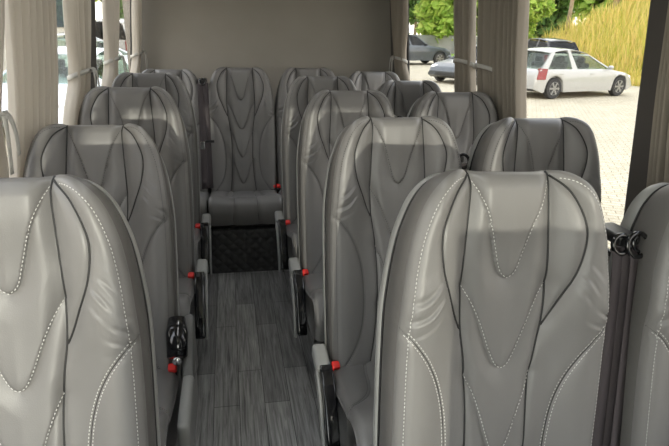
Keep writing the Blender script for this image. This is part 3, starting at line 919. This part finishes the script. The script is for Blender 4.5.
    for q in gl:
        sg = 1 if q[0].y > 0 else -1; o_ = Vector((0, -sg * .012, 0))
        b = MB(); b.hexa([q[0] + o_, q[1] + o_, q[1] + 1.5 * o_, q[0] + 1.5 * o_, q[3] + o_, q[2] + o_, q[2] + 1.5 * o_, q[3] + 1.5 * o_]); b.build('window', glass, root, smooth=False)
    for s, nm in ((0, 'rear_window'), (1, 'windscreen')):
        q = [side_pt(s, 0.04, 1), side_pt(s, .04, -1), side_pt(s, 1, -1), side_pt(s, 1, 1)]; iv = Vector((.012 if s == 0 else -.012, 0, 0))
        b = MB(); b.hexa([q[0], q[1], q[1] + iv, q[0] + iv, q[3], q[2], q[2] + iv, q[3] + iv]); b.build(nm, glass, root, smooth=False)
    for w in wx:
        for sg in (-1, 1):
            y = sg * (W / 2 * .90)
            b = MB(); b.lathe([(wr * .62, -.09), (wr * .95, -.09), (wr, -.06), (wr, .06), (wr * .95, .09), (wr * .62, .09)], 'y', (w, y, wr), 28)
            wl = b.build('wheel', M['tyre'], root); md = wl.modifiers.new('e', 'EDGE_SPLIT'); md.split_angle = .7
            b = MB(); yy = y + sg * .075
            b.tube([(w + wr * .60 * math.cos(2 * PI * k / 28), yy, wr + wr * .60 * math.sin(2 * PI * k / 28)) for k in range(29)], wr * .06, 6)
            for k in range(6):
                q = k * PI / 3
                b.box((w + math.cos(q) * wr * .34, yy + sg * .01, wr + math.sin(q) * wr * .34), (wr * .60, .03, wr * .17), Matrix.Rotation(-q, 3, 'Y'))
            b.lathe([(wr * .16, -.02), (wr * .16, .028), (wr * .08, .032)], 'y', (w, yy, wr), 16)
            b.build('alloy_rim', M['rim'], wl, smooth=False)
    for sg in (-1, 1):
        b = MB()
        if kind == 'van': b.box((-hl * .99, sg * W * .44, belt * .80), (.08, .10, .42))
        else:
            k1, k2 = W * .455, W * .505
            b.hexa([(-hl * .985, sg * k1, belt * .66), (-hl * .86, sg * k2, belt * .66), (-hl * .86, sg * (k2 - .08), belt * .66), (-hl * .95, sg * (k1 - .10), belt * .66),
                    (-hl * .945, sg * k1 * .98, belt * 1.03), (-hl * .83, sg * k2 * .975, belt * 1.02), (-hl * .84, sg * (k2 - .10), belt * 1.02), (-hl * .93, sg * (k1 - .12), belt * 1.03)])
        b.build('tail_light', M['tail'], root, smooth=False, bevel=.01)
        b = MB(); b.ball((hl * .885, sg * W * .375, belt * .68), (.16, .17, .085), 14, 8); b.build('headlight', M['lamp'], root)
        b = MB(); p = side_pt(.93, .04, sg); b.ball((p.x, p.y + sg * .10, p.z + .05), (.06, .10, .06), 10, 7); b.build('mirror', paint if kind == 'hatch' else M['car_trim'], root)
        for s in ((.30, .72) if kind == 'hatch' else (.5, .8)):
            p = side_pt(s, 0, sg); b = MB(); b.box((p.x - .12, sg * W * .498, p.z - .12), (.17, .03, .03)); b.build('door_handle', paint, root, bevel=.01)
    b = MB(); b.box((hl * .99, 0, low + .16), (.05, W * .5, .13)); b.build('grille', M['car_trim'], root, bevel=.02)
    b = MB(); b.box((-hl * .965, 0, low + .10), (.10, W * .80, .14)); b.build('rear_bumper_insert', M['car_trim'], root, bevel=.03)
    b = MB(); b.box((0, 0, low + .12), (L * .80, W * .74, .10)); b.build('underbody', M['car_trim'], root)
    for sx in (-.18 * L, .04 * L):
        for sg in (-1, 1):
            b = MB(); b.box((sx, sg * W * .21, belt * .80), (.14, W * .28, belt * .75)); b.box((sx - .02, sg * W * .21, belt * 1.27), (.10, W * .15, .17)); b.build('car_seat', M['car_seat'], root, bevel=.04)
    return root

def face(x0, y0, x1, y1): return math.atan2(y1 - y0, x1 - x0)
# white hatchback: rear near wheel (9.4,15.45), front near wheel (12.18,16.27)
ang = face(9.4, 15.45, 12.18, 16.27)
Lc, Wc = 4.30, 1.92
mid = Vector(((9.4 + 12.18) / 2, (15.45 + 16.27) / 2, 0)) + Vector((-math.sin(ang), math.cos(ang), 0)) * (Wc / 2 - .06)
car('small white hatchback with red tail light parked outside the right window', (mid.x + .03, mid.y, G), ang, Lc, Wc, 1.42, M['white_paint'], M['car_glass'])
car('grey car with headlight facing left, partly hidden by the tied right curtains', (9.75, 21.1, G), math.radians(180 + 30), 4.5, 1.85, 1.40, M['mid_paint'], M['dark_glass'])
car('dark grey car parked far behind by the lawn, facing right', (10.1, 31.6, G), math.radians(8), 4.6, 1.85, 1.75, M['blue_paint'], M['dark_glass'], 'suv')
car('black car mostly hidden behind the white hatchback', (13.0, 23.4, G), math.radians(102), 4.4, 1.85, 1.65, M['black_paint'], M['dark_glass'], 'suv')
car('pale silver car outside the left window behind the wide curtain', (-3.1, 11.8, G), math.radians(262), 4.3, 1.8, 1.36, M['pale_paint'], M['car_glass'])
car('silver car outside the left window gap left of the slim tied curtain', (-4.0, 19.5, G), math.radians(20), 4.3, 1.8, 1.5, M['silver_paint'], M['car_glass'], 'hatch')
car('white van outside the rearmost left window', (-3.6, 25.5, G), math.radians(70), 4.9, 1.95, 2.0, M['white_paint'], M['dark_glass'], 'van')

# grassy bank to the right behind the white car
M['soil'] = mat('bank_soil', (.26, .27, .07), .95, spec=.1, bump=('noise', 6, .5, .1), var=(1.5, .3))
M['lawn'] = mat('lawn_ground', (.20, .30, .06), .95, spec=.1, bump=('noise', 30, .5, .03), var=(.6, .25))
M['dry_grass'] = leaf_mat('dry_grass', (.40, .44, .06), (.86, .64, .26), .52)
M['leaf_bright'] = leaf_mat('leaf_bright', (.25, .42, .06), (.55, .65, .16), .55)
M['leaf_dark'] = leaf_mat('leaf_dark', (.07, .15, .03), (.18, .30, .07), .4)
M['bark'] = mat('bark', (.30, .24, .16), .9, bump=('noise', 14, .8, .05), var=(5, .25))
M['concrete'] = mat('concrete', (.22, .22, .21), .9, bump=('noise', 12, .2, .02), var=(2, .12))
# bank foot runs parallel to the white car, 3 m behind it
fx = Vector((math.cos(ang), math.sin(ang), 0)); fy = Vector((-math.sin(ang), math.cos(ang), 0))
fx = Vector((.30, -.954, 0)); fy = Vector((.954, .30, 0)); B0 = Vector((15.6, 18.8, G))
def bank_h(q, s): return (0 if s < -10 else 1 if s > -8.2 else (s + 10) / 1.8) * (.16 * q + .24 * max(0, q - 1.0) + .10 * math.sin(.9 * s + .6 * q) * min(1, q))
nq, ns = 16, 40; vs = []
for i in range(nq):
    q = 20 * i / (nq - 1)
    for j in range(ns):
        s = -10.5 + 22 * j / (ns - 1)
        p = B0 + fx * s + fy * q; vs.append((p.x, p.y, G + bank_h(q, s)))
b = MB(); b.v = vs; b.f = [tuple(f) for f in grid_faces(nq, ns).tolist()]
o = b.build('grass_bank', M['soil']); tag(o, kind='structure')
b = MB()
for k in range(22000):
    s = R_.uniform(-9.6, 6); q = R_.random() ** 1.3 * 17
    p = B0 + fx * s + fy * q; z = G + bank_h(q, s)
    h = R_.uniform(.25, .80) * (.5 + min(1, q / 2)); w = R_.uniform(.012, .03); a = R_.uniform(0, PI); lx, ly = R_.gauss(0, .22) * h, R_.gauss(0, .22) * h
    c, sn = math.cos(a) * w, math.sin(a) * w
    b.add([(p.x - c, p.y - sn, z - .03), (p.x + c, p.y + sn, z - .03), (p.x + lx * .4 + c * .7, p.y + ly * .4 + sn * .7, z + h * .6), (p.x + lx * .4 - c * .7, p.y + ly * .4 - sn * .7, z + h * .6), (p.x + lx, p.y + ly, z + h)],
          [(0, 1, 2, 3), (3, 2, 4)])
o = b.build('tall_grass', M['dry_grass'], smooth=False); tag(o, 'tall dry yellow grass covering the bank behind the white car', 'grass', kind='stuff')

# lawn and low wall behind the far car
b = MB(); b.box((18, 40.5, G + .02), (24, 9, .1)); o = struct('lawn', b, M['lawn'])
b = MB(); b.box((22, 46, G + .7), (20, .4, 1.5)); o = b.build('garden_wall', M['concrete'], smooth=False); tag(o, kind='structure')

def crown(b, c, r, n, ls):
    for k in range(n):
        th_ = R_.uniform(0, 2 * PI); cz = R_.uniform(-1, 1); rad = R_.random() ** .35
        sx = math.sqrt(1 - cz * cz)
        p = Vector((c[0] + r[0] * rad * sx * math.cos(th_), c[1] + r[1] * rad * sx * math.sin(th_), c[2] + r[2] * rad * cz))
        u = Vector((R_.gauss(0, 1), R_.gauss(0, 1), R_.gauss(0, 1))).normalized(); v = u.orthogonal().normalized()
        l = ls * R_.uniform(.6, 1.4)
        b.add([p - u * l * .5, p + v * l * .28, p + u * l * .5, p - v * l * .28], [(0, 1, 2, 3)])
def tree(label, x, y, z0, h, r, m, trunk=.16, n=1500, ls=.35, low=.35, group='trees outside'):
    root = empty('tree', (x, y, z0)); tag(root, label, 'tree', group)
    b = MB(); b.tube([(0, 0, -.1), (.06 * h * .2, .02, h * .3), (.03, -.03, h * .62), (.05, 0, h * .85)], [trunk, trunk * .85, trunk * .6, trunk * .3], 10)
    for k in range(5):
        a = k * 2.4; zz = h * (.40 + .07 * k)
        b.tube([(.03, 0, zz), (math.cos(a) * r * .35, math.sin(a) * r * .35, zz + h * .10), (math.cos(a) * r * .65, math.sin(a) * r * .65, zz + h * .2)], [trunk * .45, trunk * .3, trunk * .12], 7)
    b.build('trunk', M['bark'], root)
    b = MB()
    for k in range(9):
        a = R_.uniform(0, 2 * PI); d = R_.uniform(.1, .6) * r
        crown(b, (math.cos(a) * d, math.sin(a) * d, h * R_.uniform(low + .15, .9)), (r * .55, r * .55, h * .17), n // 9, ls)
    b.build('foliage', m, root, smooth=False)
def bankpt(s, q):
    p = B0 + fx * s + fy * q; return p.x, p.y, G + bank_h(q, s)
x, y, z = bankpt(-8.3, 8); tree('leaning pale tree trunk standing on the grassy bank above the white car', x, y, z, 9, 2.2, M['leaf_bright'], .17, 1200, .3, .5)
x, y, z = bankpt(-8.7, 5); tree('slim tree trunk on the bank, left of the leaning trunk', x, y, z, 8, 2.0, M['leaf_bright'], .12, 1200, .3, .5)
x, y, z = bankpt(-5.2, 9); tree('slim tree high on the bank at the right end', x, y, z, 8, 2.4, M['leaf_bright'], .13, 1200, .3, .5)
bushes = [('broad dark tree in the distance behind the right rear window, left', 20, 61, G, 12, 5, 'leaf_dark'), ('broad dark tree in the distance behind the bank', 40, 66, G, 13, 5.5, 'leaf_dark'), ('broad pale tree in the distance between the two dark ones', 26, 72, G, 13, 5.5, 'leaf_bright'), ('tall tree far behind the white car, left of the bank trunks', 29.5, 43, G, 11, 4.2, 'leaf_bright'), ('bright green bushy tree at the left end of the bank', *bankpt(-8.9, 1.8), 3.4, 1.5, 'leaf_bright'), ('dark green bushy tree behind the bank, left of the trunks', 22.5, 40.5, G, 6.5, 2.6, 'leaf_dark'),
          ('bright leafy tree beyond the grey garden wall', 17.5, 47, G, 7.5, 2.9, 'leaf_bright'), ('dark leafy tree beyond the garden wall, left of the bright one', 11.4, 50.0, G, 8.5, 3.2, 'leaf_dark'),
          ('leafy tree beyond the wall, right of the bright one', 23.4, 50, G, 8, 3.0, 'leaf_bright'), ('big dark tree far beyond the lawn at the wall end', 30, 57, G, 10, 4.2, 'leaf_dark'),
          ('green tree outside the left windows, nearest', -4.5, 44, G, 8, 3.2, 'leaf_dark'), ('green tree outside the left windows, farther back', -11.5, 43, G, 8, 3.2, 'leaf_bright'), ('dark tree outside the left windows behind the pale building', -8, 53, G, 9, 3.6, 'leaf_dark')]
for lab, x, y, z, h, r, mm in bushes: tree(lab, x, y, z, h, r, M[mm], .18, 4200, .34 if y < 30 else .75, .10)

# pale building seen in slivers through the left windows
M['render_wall'] = mat('render_wall', (.55, .52, .45), .9, var=(1, .08))
M['pane_dark'] = mat('pane_dark', (.06, .08, .10), .1)
root = empty('building', (-11.0, 17.0, G)); tag(root, 'pale rendered building across the yard, outside the left windows', 'building')
b = MB(); b.box((0, 6, 2.6), (6, 22, 5.2)); b.build('wall', M['render_wall'], root, smooth=False)
b = MB(); b.box((0, 6, 5.3), (6.5, 22.5, .25)); b.build('roof', M['concrete'], root, smooth=False)
for k in range(6):
    b = MB(); b.box((3.02, -2.5 + 3.4 * k, 2.3), (.08, 1.6, 1.5)); b.build('window', M['pane_dark'], root, smooth=False)

# ================================================================== LIGHT
w = bpy.data.worlds.new('sky'); sc.world = w; w.use_nodes = True
N = w.node_tree.nodes; L = w.node_tree.links; bg = N['Background']
tc = N.new('ShaderNodeTexCoord'); sx = N.new('ShaderNodeSeparateXYZ'); rp = N.new('ShaderNodeValToRGB')
rp.color_ramp.elements[0].position = .0; rp.color_ramp.elements[0].color = (1.0, .95, .86, 1)
rp.color_ramp.elements[1].position = .7; rp.color_ramp.elements[1].color = (.78, .86, 1.0, 1)
L.new(tc.outputs['Generated'], sx.inputs[0]); L.new(sx.outputs['Z'], rp.inputs['Fac']); L.new(rp.outputs['Color'], bg.inputs['Color'])
bg.inputs['Strength'].default_value = 2.6
su = bpy.data.lights.new('sun', 'SUN'); su.energy = 1.0; su.angle = .01; su.color = (1, .93, .82)
so_ = bpy.data.objects.new('sun', su); COL.objects.link(so_)
A_, E_ = math.radians(92), math.radians(7)
d = Vector((math.cos(E_) * math.cos(A_), -math.cos(E_) * math.sin(A_), math.sin(E_)))
so_.rotation_euler = d.to_track_quat('Z', 'Y').to_euler(); so_.location = (-3, -20, 5)

sc.view_settings.view_transform = 'Standard'; sc.view_settings.look = 'None'; sc.view_settings.gamma = 1
sc.view_settings.use_curve_mapping = False
sc.view_settings.exposure = 1.6
sc.cycles.max_bounces = 10; sc.cycles.diffuse_bounces = 6; sc.cycles.transparent_max_bounces = 16
